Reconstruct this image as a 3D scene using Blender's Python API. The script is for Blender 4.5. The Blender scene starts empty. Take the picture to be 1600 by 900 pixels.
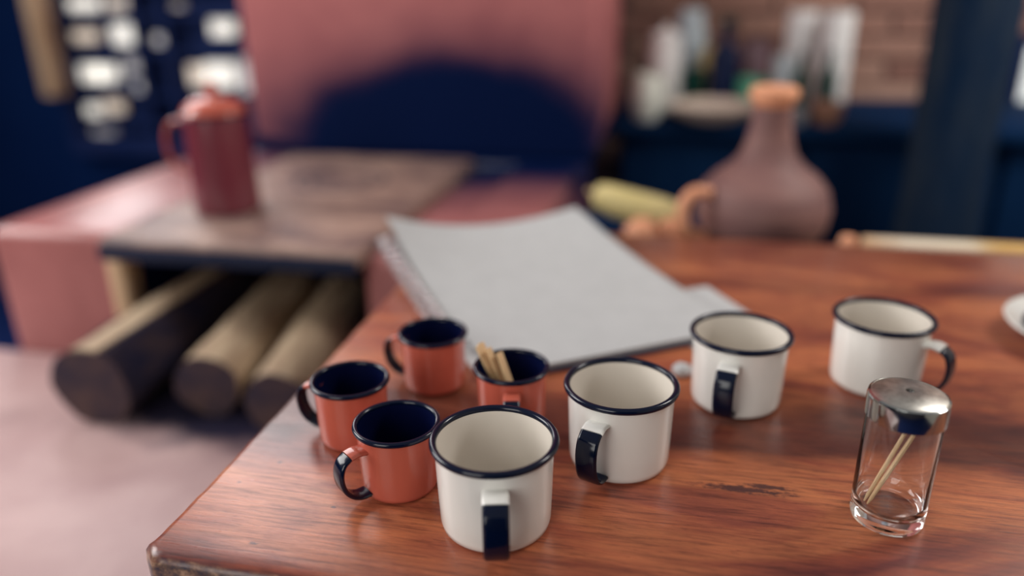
import bpy, bmesh, math, random
from mathutils import Vector, Matrix, noise
random.seed(7)
scene = bpy.context.scene
C = scene.collection
PI = math.pi

# ------------------------------------------------------------------ camera
cam_data = bpy.data.cameras.new('camera')
cam = bpy.data.objects.new('camera', cam_data)
C.objects.link(cam)
PITCH, ROLL, YAW = math.radians(21.393), math.radians(-0.873), math.radians(12.5)
cp, sp = math.cos(PITCH), math.sin(PITCH)
fwd, upv, rgt = Vector((0, cp, -sp)), Vector((0, sp, cp)), Vector((1, 0, 0))
r2 = math.cos(ROLL) * rgt + math.sin(ROLL) * upv
u2 = -math.sin(ROLL) * rgt + math.cos(ROLL) * upv
Rz = Matrix.Rotation(YAW, 3, 'Z')
r2, u2, fwd = Rz @ r2, Rz @ u2, Rz @ fwd
cam.matrix_world = Matrix(((r2.x, u2.x, -fwd.x, 0), (r2.y, u2.y, -fwd.y, 0),
                           (r2.z, u2.z, -fwd.z, 1.0864), (0, 0, 0, 1)))
cam_data.sensor_width = 36
cam_data.lens = 36 * 1218.07 / 1600
cam_data.clip_start = 0.02
cam_data.dof.use_dof = True
cam_data.dof.focus_distance = 0.525
cam_data.dof.aperture_fstop = 1.4
scene.camera = cam

# ------------------------------------------------------------------ world, lights, exposure
world = bpy.data.worlds.new('world')
scene.world = world
world.use_nodes = True
bg = world.node_tree.nodes['Background']
bg.inputs[0].default_value = (1.0, 0.97, 0.97, 1)
bg.inputs[1].default_value = 0.26

def area(name, loc, target, sx, sy, watts, col):
    d = bpy.data.lights.new(name, 'AREA')
    d.shape = 'RECTANGLE'; d.size = sx; d.size_y = sy; d.energy = watts; d.color = col
    o = bpy.data.objects.new(name, d); C.objects.link(o)
    o.location = loc
    o.rotation_euler = (Vector(target) - Vector(loc)).to_track_quat('-Z', 'Y').to_euler()
    return o
# daylight through the tall back-left window and through the opening in the left wall
area('window_daylight', (-1.80, 2.5, 2.0), (-0.9, 0.5, 1.3), 1.0, 1.8, 31, (1.0, 0.96, 0.97))
area('side_daylight', (-2.5, 0.75, 1.95), (0.0, 0.6, 0.75), 1.3, 1.2, 52, (1.0, 0.97, 0.95))
# fill lamp added behind the camera to brighten the mug fronts
area('mug_front_fill', (-1.0, -1.7, 1.6), (0.0, 0.6, 0.8), 1.3, 1.5, 30, (1.0, 0.97, 0.92))
# unseen lamp added to brighten the brick wall and counter items
area('counter_fill', (1.25, 1.35, 2.1), (0.3, 2.5, 0.8), 0.8, 0.8, 32, (1.0, 0.95, 0.90))

vs = scene.view_settings
vs.view_transform = 'Standard'
vs.look = 'None'
vs.exposure = 0.0
vs.gamma = 1.0
vs.use_curve_mapping = False

# ------------------------------------------------------------------ material helpers
def lin(r, g, b):
    f = lambda c: (c / 12.92) if c <= 0.04045 else ((c + 0.055) / 1.055) ** 2.4
    return (f(r / 255), f(g / 255), f(b / 255), 1)

def mat(name, col, rough=0.5, metal=0.0, spec=0.5, coat=0.0):
    m = bpy.data.materials.new(name); m.use_nodes = True
    p = m.node_tree.nodes['Principled BSDF']
    p.inputs['Base Color'].default_value = (*col[:3], 1)
    p.inputs['Roughness'].default_value = rough
    p.inputs['Metallic'].default_value = metal
    p.inputs['Specular IOR Level'].default_value = spec
    p.inputs['Coat Weight'].default_value = coat
    p.inputs['Coat Roughness'].default_value = 0.08
    return m

class N:
    """small node-building helper for one material"""
    def __init__(s, m):
        s.t = m.node_tree; s.p = s.t.nodes['Principled BSDF']
        s.co = s.t.nodes.new('ShaderNodeTexCoord').outputs['Object']
    def link(s, a, b): s.t.links.new(a, b)
    def mapping(s, scale=(1, 1, 1), loc=(0, 0, 0)):
        n = s.t.nodes.new('ShaderNodeMapping'); n.inputs['Scale'].default_value = scale
        n.inputs['Location'].default_value = loc; s.link(s.co, n.inputs[0]); return n.outputs[0]
    def noise(s, vec, scale=5, detail=4, rough=0.55, dist=0.0):
        n = s.t.nodes.new('ShaderNodeTexNoise'); n.inputs['Scale'].default_value = scale
        n.inputs['Detail'].default_value = detail; n.inputs['Roughness'].default_value = rough
        n.inputs['Distortion'].default_value = dist
        s.link(vec, n.inputs['Vector']); return n.outputs['Fac']
    def ramp(s, fac, *stops):
        n = s.t.nodes.new('ShaderNodeValToRGB'); e = n.color_ramp.elements
        rgba = lambda c: (*c[:3], 1) if len(c) >= 3 else (c[0],) * 3 + (1,)
        e[0].position = stops[0][0]; e[0].color = rgba(stops[0][1])
        e[1].position = stops[-1][0]; e[1].color = rgba(stops[-1][1])
        for pos, c in stops[1:-1]:
            el = e.new(pos); el.color = rgba(c)
        s.link(fac, n.inputs[0]); return n.outputs[0]
    def mix(s, fac, a, b, mode='MIX'):
        n = s.t.nodes.new('ShaderNodeMix'); n.data_type = 'RGBA'; n.blend_type = mode
        for v, i in ((fac, 0), (a, 6), (b, 7)):
            if isinstance(v, (int, float)): n.inputs[i].default_value = v
            elif isinstance(v, tuple): n.inputs[i].default_value = (*v[:3], 1)
            else: s.link(v, n.inputs[i])
        return n.outputs[2]
    def math(s, op, a, b=0.0, clamp=False):
        n = s.t.nodes.new('ShaderNodeMath'); n.operation = op; n.use_clamp = clamp
        for v, i in ((a, 0), (b, 1)):
            if isinstance(v, (int, float)): n.inputs[i].default_value = v
            else: s.link(v, n.inputs[i])
        return n.outputs[0]
    def bump(s, h, strength=0.2, dist=0.002):
        n = s.t.nodes.new('ShaderNodeBump'); n.inputs['Strength'].default_value = strength
        n.inputs['Distance'].default_value = dist
        s.link(h, n.inputs['Height']); s.link(n.outputs[0], s.p.inputs['Normal'])
    def color(s, c): s.link(c, s.p.inputs['Base Color'])
    def rough(s, c): s.link(c, s.p.inputs['Roughness'])

def speckled(name, c1, c2, rough=0.6, scale=12, bump=0.15, bdist=0.002, spec=0.4, vec=(1, 1, 1)):
    m = mat(name, c1, rough, spec=spec); n = N(m)
    f = n.noise(n.mapping(vec), scale, 5)
    n.color(n.ramp(f, (0.32, c1), (0.68, c2)))
    if bump: n.bump(n.noise(n.mapping(vec), scale * 4, 4), bump, bdist)
    return m

# ------------------------------------------------------------------ mesh helpers
def newobj(name, bm, m=None, parent=None, smooth=True, sharp=35):
    me = bpy.data.meshes.new(name)
    bmesh.ops.recalc_face_normals(bm, faces=bm.faces)
    if smooth:
        for f in bm.faces: f.smooth = True
        lim = math.radians(sharp)
        for e in bm.edges:
            if len(e.link_faces) == 2 and e.calc_face_angle(0) > lim: e.smooth = False
    bm.to_mesh(me); bm.free()
    if m: me.materials.append(m)
    o = bpy.data.objects.new(name, me); C.objects.link(o)
    if parent: o.parent = parent
    return o

def thing(name, label, cat, loc=(0, 0, 0), rz=0.0, group=None):
    o = bpy.data.objects.new(name, None); C.objects.link(o)
    o.empty_display_size = 0.05
    o.location = loc; o.rotation_euler = (0, 0, rz)
    return tag(o, label, cat, group)

def tag(o, label, cat, group=None):
    o['label'] = label; o['category'] = cat
    if group: o['group'] = group
    return o

def struct(o, label=None):
    o['kind'] = 'structure'
    if label: o['label'] = label
    return o

def copy_part(o, parent):
    c = o.copy(); C.objects.link(c); c.parent = parent
    return c

def box(bm, x0, x1, y0, y1, z0, z1, bev=0.0, seg=2):
    b = bmesh.new()
    bmesh.ops.create_cube(b, size=1)
    for v in b.verts:
        v.co = ((x0 + x1) / 2 + v.co.x * (x1 - x0), (y0 + y1) / 2 + v.co.y * (y1 - y0), (z0 + z1) / 2 + v.co.z * (z1 - z0))
    if bev: bmesh.ops.bevel(b, geom=b.edges[:], offset=bev, segments=seg, affect='EDGES', profile=0.5)
    me = bpy.data.meshes.new('tmp'); b.to_mesh(me); b.free(); bm.from_mesh(me); bpy.data.meshes.remove(me)
    return bm

def lathe(bm, prof, seg=48, cap0=False, cap1=False, wob=0.0):
    rings = []
    for k, (r, z) in enumerate(prof):
        if r < 1e-6: rings.append([bm.verts.new((0, 0, z))]); continue
        rings.append([bm.verts.new(((r + wob * noise.noise((math.cos(2*PI*i/seg)*2, math.sin(2*PI*i/seg)*2, z*20))) * math.cos(2 * PI * i / seg),
                                    (r + wob * noise.noise((math.cos(2*PI*i/seg)*2, math.sin(2*PI*i/seg)*2, z*20))) * math.sin(2 * PI * i / seg), z)) for i in range(seg)])
    for a, b in zip(rings, rings[1:]):
        if len(a) == 1 and len(b) == 1: continue
        for i in range(seg):
            j = (i + 1) % seg
            if len(a) == 1: bm.faces.new((a[0], b[i], b[j]))
            elif len(b) == 1: bm.faces.new((a[i], a[j], b[0]))
            else: bm.faces.new((a[i], a[j], b[j], b[i]))
    if cap0 and len(rings[0]) > 1: bm.faces.new(rings[0][::-1])
    if cap1 and len(rings[-1]) > 1: bm.faces.new(rings[-1])
    return bm

def smooth_path(pts, n=6):
    """Catmull-Rom through points of any dimension"""
    out = []
    P = [pts[0]] + list(pts) + [pts[-1]]
    for i in range(1, len(P) - 2):
        for k in range(n):
            t = k / n; t2, t3 = t * t, t * t * t
            out.append(tuple(0.5 * ((2 * b) + (-a + c) * t + (2 * a - 5 * b + 4 * c - d) * t2 + (-a + 3 * b - 3 * c + d) * t3)
                             for a, b, c, d in zip(P[i - 1], P[i], P[i + 1], P[i + 2])))
    out.append(tuple(pts[-1])); return out

def tube(bm, pts, rad, seg=10, caps=True, scale2=1.0):
    """round tube along points; rad a number or a list"""
    P = [Vector(p) for p in pts]
    R = rad if isinstance(rad, (list, tuple)) else [rad] * len(P)
    rings = []; prev = None
    for i, p in enumerate(P):
        t = (P[min(i + 1, len(P) - 1)] - P[max(i - 1, 0)]).normalized()
        if prev is None:
            a = Vector((0, 0, 1)) if abs(t.z) < 0.9 else Vector((1, 0, 0))
            prev = t.cross(a).normalized()
        u = (prev - t * prev.dot(t)).normalized(); v = t.cross(u); prev = u
        rings.append([bm.verts.new(p + R[i] * (math.cos(2 * PI * k / seg) * u + scale2 * math.sin(2 * PI * k / seg) * v)) for k in range(seg)])
    for a, b in zip(rings, rings[1:]):
        for k in range(seg):
            j = (k + 1) % seg; bm.faces.new((a[k], a[j], b[j], b[k]))
    if caps: bm.faces.new(rings[0][::-1]); bm.faces.new(rings[-1])
    return bm

def torus(bm, R, r, z=0.0, seg=64, sec=12, centre=(0, 0), squash=1.0):
    rings = []
    for i in range(seg):
        a = 2 * PI * i / seg
        rings.append([bm.verts.new((centre[0] + (R + r * math.cos(2 * PI * k / sec)) * math.cos(a),
                                    centre[1] + (R + r * math.cos(2 * PI * k / sec)) * math.sin(a),
                                    z + squash * r * math.sin(2 * PI * k / sec))) for k in range(sec)])
    for i in range(seg):
        a, b = rings[i], rings[(i + 1) % seg]
        for k in range(sec):
            j = (k + 1) % sec; bm.faces.new((a[k], b[k], b[j], a[j]))
    return bm

def strap(bm, path, width, thick, taper=None):
    """flat strap with rounded edges, swept along a path in the xz plane, width along y"""
    P = smooth_path(path, 6)
    rings = []
    for i, p in enumerate(P):
        q0, q1 = P[max(i - 1, 0)], P[min(i + 1, len(P) - 1)]
        t = Vector((q1[0] - q0[0], 0, q1[1] - q0[1])).normalized()
        n = Vector((t.z, 0, -t.x))
        w = width * (taper(i / (len(P) - 1)) if taper else 1)
        c = Vector((p[0], 0, p[1])); h = thick / 2; e = min(h, w / 4)
        sec = [(-w/2, 0), (-w/2 + e*.4, h*.75), (-w/2 + e*1.2, h), (0, h * 1.15), (w/2 - e*1.2, h), (w/2 - e*.4, h*.75), (w/2, 0),
               (w/2 - e*.4, -h*.75), (w/2 - e*1.2, -h), (-w/2 + e*1.2, -h), (-w/2 + e*.4, -h*.75)]
        rings.append([bm.verts.new(c + Vector((0, y, 0)) + n * k) for y, k in sec])
    for a, b in zip(rings, rings[1:]):
        for k in range(len(a)):
            j = (k + 1) % len(a); bm.faces.new((a[k], a[j], b[j], b[k]))
    bm.faces.new(rings[0][::-1]); bm.faces.new(rings[-1])
    return bm

# ------------------------------------------------------------------ materials
NAVY = (0.0035, 0.0075, 0.045)
# varnished table top: long grain along x
M_table = mat('varnished_wood', (0.4, 0.12, 0.08), 0.3, spec=0.48, coat=0.06)
n = N(M_table)
n.p.inputs['Coat Roughness'].default_value = 0.2
g1 = n.noise(n.mapping((1.3, 4.0, 4.0), (3.1, 0.37, 0)), 2.8, 7, 0.62, 1.2)
g2 = n.noise(n.mapping((6, 95, 60)), 3.0, 8, 0.72, 0.25)
g3 = n.noise(n.mapping((45, 330, 100)), 2.0, 3, 0.6)
base = n.ramp(g1, (0.30, (0.15, 0.036, 0.032)), (0.44, (0.31, 0.082, 0.044)), (0.56, (0.46, 0.150, 0.066)), (0.72, (0.32, 0.086, 0.046)))
# board figure: broad darker and lighter bands that follow the grain
sy = n.t.nodes.new('ShaderNodeSeparateXYZ'); n.link(n.co, sy.inputs[0])
warp = n.noise(n.mapping((1.6, 3.0, 1)), 1.4, 4, 0.55, 0.5)
yy = n.math('ADD', n.math('ADD', sy.outputs['Y'], 0.40), n.math('MULTIPLY', n.math('SUBTRACT', warp, 0.5), 0.16))
yy = n.math('SUBTRACT', yy, n.math('MULTIPLY', sy.outputs['X'], 0.03))
bands = n.ramp(n.math('MULTIPLY', yy, 1.25, True), (0.03, (0.80, 0.72, 0.75)), (0.09, (0.62, 0.55, 0.62)), (0.14, (1.0, 0.95, 0.95)), (0.21, (1.2, 1.25, 1.2)), (0.255, (0.9, 0.85, 0.85)),
               (0.28, (0.30, 0.27, 0.36)), (0.35, (0.33, 0.30, 0.40)), (0.39, (0.95, 0.95, 0.95)), (0.50, (1.1, 1.1, 1.05)), (0.62, (0.85, 0.82, 0.85)), (0.70, (1.1, 1.15, 1.1)), (0.735, (0.60, 0.58, 0.66)), (0.80, (1.05, 1.1, 1.1)), (0.93, (0.62, 0.60, 0.68)))
base = n.mix(1.0, base, bands, 'MULTIPLY')
fine = n.ramp(g2, (0.36, (0.36, 0.32, 0.40)), (0.50, (0.92, 0.90, 0.90)), (0.62, (1.18, 1.16, 1.12)))
col = n.mix(0.8, base, fine, 'MULTIPLY')
pores = n.ramp(g3, (0.30, (0.45, 0.42, 0.5)), (0.42, (1, 1, 1)))
col = n.mix(0.55, col, pores, 'MULTIPLY')
# a scraped knot and a few pits in the varnish
for cx, cy, rx_, ry_ in [(-0.34, -0.225, 0.036, 0.0045), (-0.325, -0.219, 0.020, 0.003), (-0.683, -0.257, 0.003, 0.002), (-0.700, -0.286, 0.0022, 0.0015), (-0.655, -0.345, 0.004, 0.0016), (-0.62, -0.30, 0.0022, 0.0012)]:
    vm = n.t.nodes.new('ShaderNodeVectorMath'); vm.operation = 'SUBTRACT'; n.link(n.co, vm.inputs[0]); vm.inputs[1].default_value = (cx, cy, 0.75)
    vd = n.t.nodes.new('ShaderNodeVectorMath'); vd.operation = 'DIVIDE'; n.link(vm.outputs[0], vd.inputs[0]); vd.inputs[1].default_value = (rx_, ry_, 1.0)
    vl = n.t.nodes.new('ShaderNodeVectorMath'); vl.operation = 'LENGTH'; n.link(vd.outputs[0], vl.inputs[0])
    e_ = n.math('ADD', n.math('MULTIPLY', vl.outputs['Value'], 0.5), n.math('MULTIPLY', n.math('SUBTRACT', n.noise(n.mapping((90, 260, 1)), 2.0, 4, 0.7), 0.5), 1.4))
    col = n.mix(n.ramp(e_, (0.25, (0.85, 0.85, 0.85)), (0.52, (0, 0, 0))), col, (0.05, 0.022, 0.028))
# worn bare edge: dark open grain on the sides only
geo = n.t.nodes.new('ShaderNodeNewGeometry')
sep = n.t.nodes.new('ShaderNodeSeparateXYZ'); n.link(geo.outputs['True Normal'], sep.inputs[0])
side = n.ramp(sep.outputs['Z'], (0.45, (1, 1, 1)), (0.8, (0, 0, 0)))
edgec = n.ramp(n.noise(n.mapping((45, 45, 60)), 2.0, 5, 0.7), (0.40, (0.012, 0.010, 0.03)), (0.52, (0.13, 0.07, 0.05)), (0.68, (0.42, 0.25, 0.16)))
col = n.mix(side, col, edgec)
n.color(col)
n.rough(n.ramp(g2, (0.3, (0.36,)), (0.7, (0.25,))))
n.bump(n.math('ADD', g2, n.math('MULTIPLY', g3, 0.6)), 0.10, 0.0012)

M_tleg = speckled('table_leg_wood', (0.16, 0.05, 0.04), (0.28, 0.09, 0.06), 0.5, 8, 0.1, vec=(6, 6, 1))
M_potshade = mat('shaded_red_enamel', (0.15, 0.028, 0.042), 0.22, spec=0.5, coat=0.3)  # shade on the pot's front put into the colour, darker than lid and handle
M_white = mat('white_enamel', (0.80, 0.79, 0.75), 0.16, spec=0.5, coat=0.3)
M_whitelin = mat('white_enamel_inside', (0.72, 0.67, 0.60), 0.2, spec=0.5)
M_red = mat('red_enamel', (0.50, 0.108, 0.070), 0.2, spec=0.5, coat=0.3)
M_navy = mat('navy_enamel', (0.001, 0.0045, 0.020), 0.16, spec=0.35)
M_lining = mat('navy_lining', (0.002, 0.004, 0.030), 0.4, spec=0.1)
M_paper = speckled('white_paper', (0.45, 0.46, 0.465), (0.48, 0.49, 0.495), 0.8, 40, 0.05, 0.0005, 0.2)
M_cover = mat('navy_cover', (0.006, 0.012, 0.05), 0.5)
M_wire = mat('silver_wire', (0.85, 0.84, 0.86), 0.2, metal=1.0)
M_glass = mat('clear_glass', (1, 1, 1), 0.02)
M_glass.node_tree.nodes['Principled BSDF'].inputs['Transmission Weight'].default_value = 1.0
M_glass.node_tree.nodes['Principled BSDF'].inputs['IOR'].default_value = 1.45
M_chrome = mat('chrome', (0.48, 0.50, 0.49), 0.12, metal=1.0)
M_captop = mat('brushed_cap', (0.62, 0.60, 0.54), 0.34, metal=1.0); n = N(M_captop)
n.color(n.ramp(n.noise(n.mapping((60, 60, 60)), 2.0, 5), (0.35, (0.42, 0.40, 0.36)), (0.65, (0.72, 0.70, 0.64))))
M_pick = speckled('birch_wood', (0.62, 0.42, 0.22), (0.75, 0.55, 0.32), 0.55, 60, 0.05, 0.0003)
M_stir = speckled('stirrer_wood', (0.62, 0.38, 0.20), (0.78, 0.54, 0.28), 0.6, 30, 0.1, 0.0005, vec=(6, 6, 1))

def plaster(name, c1, c2, rough=0.7, soot=False, scale=5, log_shade=False, spec=0.35):
    m = mat(name, c1, rough, spec=spec); n = N(m)
    f = n.noise(n.mapping(), scale, 6, 0.6, 0.4)
    col = n.ramp(f, (0.3, c1), (0.7, c2))
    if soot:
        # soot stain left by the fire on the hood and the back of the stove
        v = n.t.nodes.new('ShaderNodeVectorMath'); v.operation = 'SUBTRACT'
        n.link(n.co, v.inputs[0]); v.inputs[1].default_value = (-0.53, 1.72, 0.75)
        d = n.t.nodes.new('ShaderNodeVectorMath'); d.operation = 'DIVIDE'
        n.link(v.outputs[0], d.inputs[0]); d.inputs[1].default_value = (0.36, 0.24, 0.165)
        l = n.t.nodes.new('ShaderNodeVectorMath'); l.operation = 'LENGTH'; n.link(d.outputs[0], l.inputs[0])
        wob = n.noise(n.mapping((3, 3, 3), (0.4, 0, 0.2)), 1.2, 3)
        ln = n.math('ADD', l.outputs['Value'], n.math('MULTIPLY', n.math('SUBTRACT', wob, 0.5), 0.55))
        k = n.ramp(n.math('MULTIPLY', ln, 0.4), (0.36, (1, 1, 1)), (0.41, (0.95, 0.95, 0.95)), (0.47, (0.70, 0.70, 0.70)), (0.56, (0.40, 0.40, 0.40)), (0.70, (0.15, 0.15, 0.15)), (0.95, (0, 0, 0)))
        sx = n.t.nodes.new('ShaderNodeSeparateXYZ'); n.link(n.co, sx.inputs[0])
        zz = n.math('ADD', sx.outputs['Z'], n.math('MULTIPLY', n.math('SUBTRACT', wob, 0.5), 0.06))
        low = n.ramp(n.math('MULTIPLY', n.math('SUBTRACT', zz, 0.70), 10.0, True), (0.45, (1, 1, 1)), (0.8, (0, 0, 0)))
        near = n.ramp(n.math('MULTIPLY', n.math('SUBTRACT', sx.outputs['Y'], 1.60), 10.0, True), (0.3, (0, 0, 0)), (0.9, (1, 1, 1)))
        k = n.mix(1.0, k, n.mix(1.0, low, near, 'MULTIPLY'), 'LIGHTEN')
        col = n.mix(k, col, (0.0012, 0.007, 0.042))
    if log_shade:
        # shadow pool under the logs, painted dark into the cement colour
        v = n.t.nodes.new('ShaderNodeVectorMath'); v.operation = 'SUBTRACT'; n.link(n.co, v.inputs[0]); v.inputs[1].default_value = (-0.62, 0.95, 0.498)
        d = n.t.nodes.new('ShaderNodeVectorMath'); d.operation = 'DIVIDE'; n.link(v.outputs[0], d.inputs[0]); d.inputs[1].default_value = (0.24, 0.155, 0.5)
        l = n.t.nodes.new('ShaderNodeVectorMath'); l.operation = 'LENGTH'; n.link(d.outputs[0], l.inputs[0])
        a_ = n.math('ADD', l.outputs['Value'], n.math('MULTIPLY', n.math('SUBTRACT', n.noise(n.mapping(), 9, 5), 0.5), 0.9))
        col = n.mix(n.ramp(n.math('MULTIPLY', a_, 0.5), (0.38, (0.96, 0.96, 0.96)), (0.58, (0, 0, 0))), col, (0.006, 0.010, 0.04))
    n.color(col)
    n.bump(n.noise(n.mapping(), scale * 5, 4), 0.25, 0.004)
    return m
M_plaster = plaster('red_plaster', (0.28, 0.098, 0.094), (0.41, 0.155, 0.148), 0.30, True)
M_chim = plaster('hood_plaster', (0.34, 0.115, 0.12), (0.48, 0.175, 0.17), 0.85, True, spec=0.06)
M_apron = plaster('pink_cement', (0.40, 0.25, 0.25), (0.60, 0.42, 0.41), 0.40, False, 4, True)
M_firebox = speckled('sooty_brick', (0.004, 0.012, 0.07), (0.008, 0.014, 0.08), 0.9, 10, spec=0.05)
M_iron = mat('worn_iron', (0.2, 0.13, 0.12), 0.5, spec=0.5); n = N(M_iron)
f = n.noise(n.mapping((7, 16, 7)), 1.1, 6, 0.6, 0.5)
n.color(n.ramp(f, (0.34, (0.09, 0.055, 0.062)), (0.52, (0.26, 0.165, 0.135)), (0.7, (0.42, 0.28, 0.22))))
n.bump(n.noise(n.mapping(), 60, 4), 0.2, 0.003)
M_irondark = speckled('dark_iron', (0.006, 0.012, 0.035), (0.016, 0.02, 0.045), 0.7, 14, spec=0.15)
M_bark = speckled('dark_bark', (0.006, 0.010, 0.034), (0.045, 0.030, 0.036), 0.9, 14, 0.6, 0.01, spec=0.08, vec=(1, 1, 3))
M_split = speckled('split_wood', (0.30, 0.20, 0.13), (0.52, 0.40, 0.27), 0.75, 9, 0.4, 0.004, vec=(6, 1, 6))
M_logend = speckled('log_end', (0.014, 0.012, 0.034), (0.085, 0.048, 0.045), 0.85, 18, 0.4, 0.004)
M_clay = mat('grey_brown_clay', (0.25, 0.13, 0.11), 0.6, spec=0.35); n = N(M_clay)
f = n.noise(n.mapping((3, 3, 16)), 3, 5, 0.6)
n.color(n.ramp(f, (0.3, (0.13, 0.06, 0.062)), (0.7, (0.25, 0.13, 0.115))))
n.bump(n.noise(n.mapping((1, 1, 30)), 6, 3), 0.3, 0.004)
M_terra = speckled('terracotta', (0.66, 0.29, 0.16), (0.80, 0.38, 0.22), 0.5, 12, 0.1)
M_mango = speckled('green_yellow_skin', (0.55, 0.46, 0.18), (0.72, 0.60, 0.30), 0.45, 9, 0.05)
M_cream = mat('cream_paint', (0.6, 0.5, 0.36), 0.5); n = N(M_cream)
f = n.noise(n.mapping((8, 8, 8)), 1.7, 3, 0.5)
sxx = n.t.nodes.new('ShaderNodeSeparateXYZ'); n.link(n.co, sxx.inputs[0])
f = n.math('ADD', n.math('ADD', n.math('MULTIPLY', sxx.outputs['X'], 3.0), 0.65), n.math('MULTIPLY', n.math('SUBTRACT', f, 0.5), 0.25))
n.color(n.ramp(f, (0.10, (0.60, 0.40, 0.24)), (0.20, (0.74, 0.64, 0.50)), (0.46, (0.74, 0.64, 0.48)), (0.56, (0.62, 0.38, 0.12))))
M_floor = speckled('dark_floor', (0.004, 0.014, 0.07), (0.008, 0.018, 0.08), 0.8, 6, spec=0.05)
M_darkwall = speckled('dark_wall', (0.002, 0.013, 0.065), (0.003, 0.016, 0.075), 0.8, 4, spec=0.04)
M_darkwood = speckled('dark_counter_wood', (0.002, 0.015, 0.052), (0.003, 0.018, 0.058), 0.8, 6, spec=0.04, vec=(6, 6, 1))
M_bouncewall = speckled('pale_bounce_wall', (0.62, 0.57, 0.48), (0.70, 0.65, 0.56), 0.8, 4)
M_reflectwall = speckled('dark_reflect_wall', (0.05, 0.05, 0.07), (0.07, 0.065, 0.08), 0.8, 4)
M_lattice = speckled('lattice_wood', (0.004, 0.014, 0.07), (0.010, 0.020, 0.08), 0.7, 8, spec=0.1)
M_jamb = speckled('pale_post_wood', (0.46, 0.30, 0.17), (0.60, 0.42, 0.26), 0.6, 8, vec=(4, 4, 1))
M_trunk = speckled('dark_post_wood', (0.003, 0.014, 0.040), (0.020, 0.030, 0.046), 0.8, 5, 0.6, 0.01, spec=0.05, vec=(4, 4, 0.8))
M_brick = mat('brick', (0.3, 0.15, 0.12), 0.8, spec=0.2); n = N(M_brick)
oi = n.t.nodes.new('ShaderNodeObjectInfo')
c = n.ramp(oi.outputs['Random'], (0.0, (0.21, 0.105, 0.085)), (0.5, (0.29, 0.16, 0.125)), (1.0, (0.37, 0.23, 0.18)))
n.color(n.mix(0.5, c, n.ramp(n.noise(n.mapping(), 30, 4), (0.3, (0.7, 0.7, 0.7)), (0.7, (1.1, 1.1, 1.1))), 'MULTIPLY'))
n.bump(n.noise(n.mapping(), 60, 4), 0.4, 0.003)
M_mortar = speckled('mortar', (0.14, 0.085, 0.08), (0.2, 0.12, 0.11), 0.9, 20)

def emit(name, col, s):
    m = mat(name, (0.8, 0.8, 0.8), 0.4)
    p = m.node_tree.nodes['Principled BSDF']
    p.inputs['Emission Color'].default_value = (*col, 1); p.inputs['Emission Strength'].default_value = s
    return m
M_pane = emit('daylit_pane', (1.0, 0.95, 0.82), 0.66)
M_pane_warm = emit('daylit_pane_warm', (1.0, 0.74, 0.46), 0.36)
M_pane_dim = emit('daylit_pane_dim', (0.95, 0.85, 0.85), 0.13)

# ------------------------------------------------------------------ the setting
struct(newobj('floor', box(bmesh.new(), -3.2, 2.7, -2.6, 2.75, -0.05, 0.0), M_floor))
BW = 2.6
b = bmesh.new()
box(b, -3.2, -2.30, BW, BW + 0.15, 0, 2.8)
box(b, -1.45, -0.30, BW, BW + 0.15, 0, 2.8)
box(b, -2.30, -1.45, BW, BW + 0.15, 0, 0.50)
box(b, -2.30, -1.45, BW, BW + 0.15, 2.65, 2.8)
struct(newobj('wall_back', b, M_darkwall, smooth=False))
# brick part of the back wall: mortar bed with single bricks
wb = struct(newobj('wall_brick', box(bmesh.new(), -0.30, 1.75, BW, BW + 0.15, 0, 2.8), M_mortar, smooth=False))
bm = box(bmesh.new(), -0.105, 0.105, -0.012, 0.012, -0.0275, 0.0275, 0.004, 1)
brick0 = None
row = 0; z = 0.56
while z < 1.75:
    x = -0.30 + (0.11 if row % 2 else 0.0) + 0.105
    while x < 1.7:
        if brick0 is None:
            o = brick0 = newobj('brick', bm, M_brick, wb)
        else:
            o = copy_part(brick0, wb)
        o.location = (x, BW - 0.004 + random.uniform(-0.004, 0.003), z)
        o.rotation_euler = (random.uniform(-.01, .01), random.uniform(-.012, .012), random.uniform(-.01, .01))
        x += 0.222
    z += 0.066; row += 1
struct(newobj('wall_right_bounce', box(bmesh.new(), 2.0, 2.1, -2.6, BW, 0, 2.8), M_bouncewall, smooth=False))  # unseen wall, added pale to bounce fill onto the mugs' right sides
struct(newobj('wall_front_reflect', box(bmesh.new(), -3.2, 2.0, -2.6, -2.5, 0, 2.8), M_reflectwall, smooth=False))  # unseen dark wall added for dark reflections in the cap and enamel
struct(newobj('wall_left', box(bmesh.new(), -3.2, -3.1, -2.5, BW, 0, 1.0), M_darkwall, smooth=False))

# window in the back wall: dark lattice of slats and uprights with daylit panes of frosted glass
win = bpy.data.objects.new('window_1', None); C.objects.link(win); win.location = (-1.875, BW, 0.5)
struct(win, 'dark wooden slatted window with bright daylit panes')
def wbox(name, x0, x1, y0, y1, z0, z1, m, bev=0.004):
    return newobj(name, box(bmesh.new(), x0 + 1.875, x1 + 1.875, y0, y1, z0 - 0.5, z1 - 0.5, bev, 1), m, win)
wbox('window_frame', -2.30, -2.26, -0.03, 0.10, 0.50, 2.65, M_lattice)
wbox('window_frame', -1.49, -1.45, -0.03, 0.10, 0.50, 2.65, M_lattice)
wbox('window_frame', -2.26, -1.49, -0.03, 0.10, 2.60, 2.65, M_lattice)
wbox('window_sill', -2.26, -1.49, -0.08, 0.10, 0.50, 0.56, M_lattice)
for zz in [0.605, 0.715, 0.865, 0.992, 1.09, 1.21, 1.33, 1.45, 1.57, 1.69, 1.81, 1.93, 2.05, 2.17, 2.29, 2.41, 2.53]:
    wbox('slat', -2.26, -1.49, -0.01, 0.02, zz - 0.011, zz + 0.011, M_lattice)
wbox('upright', -1.955, -1.925, -0.02, 0.028, 0.56, 2.60, M_lattice)
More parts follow.
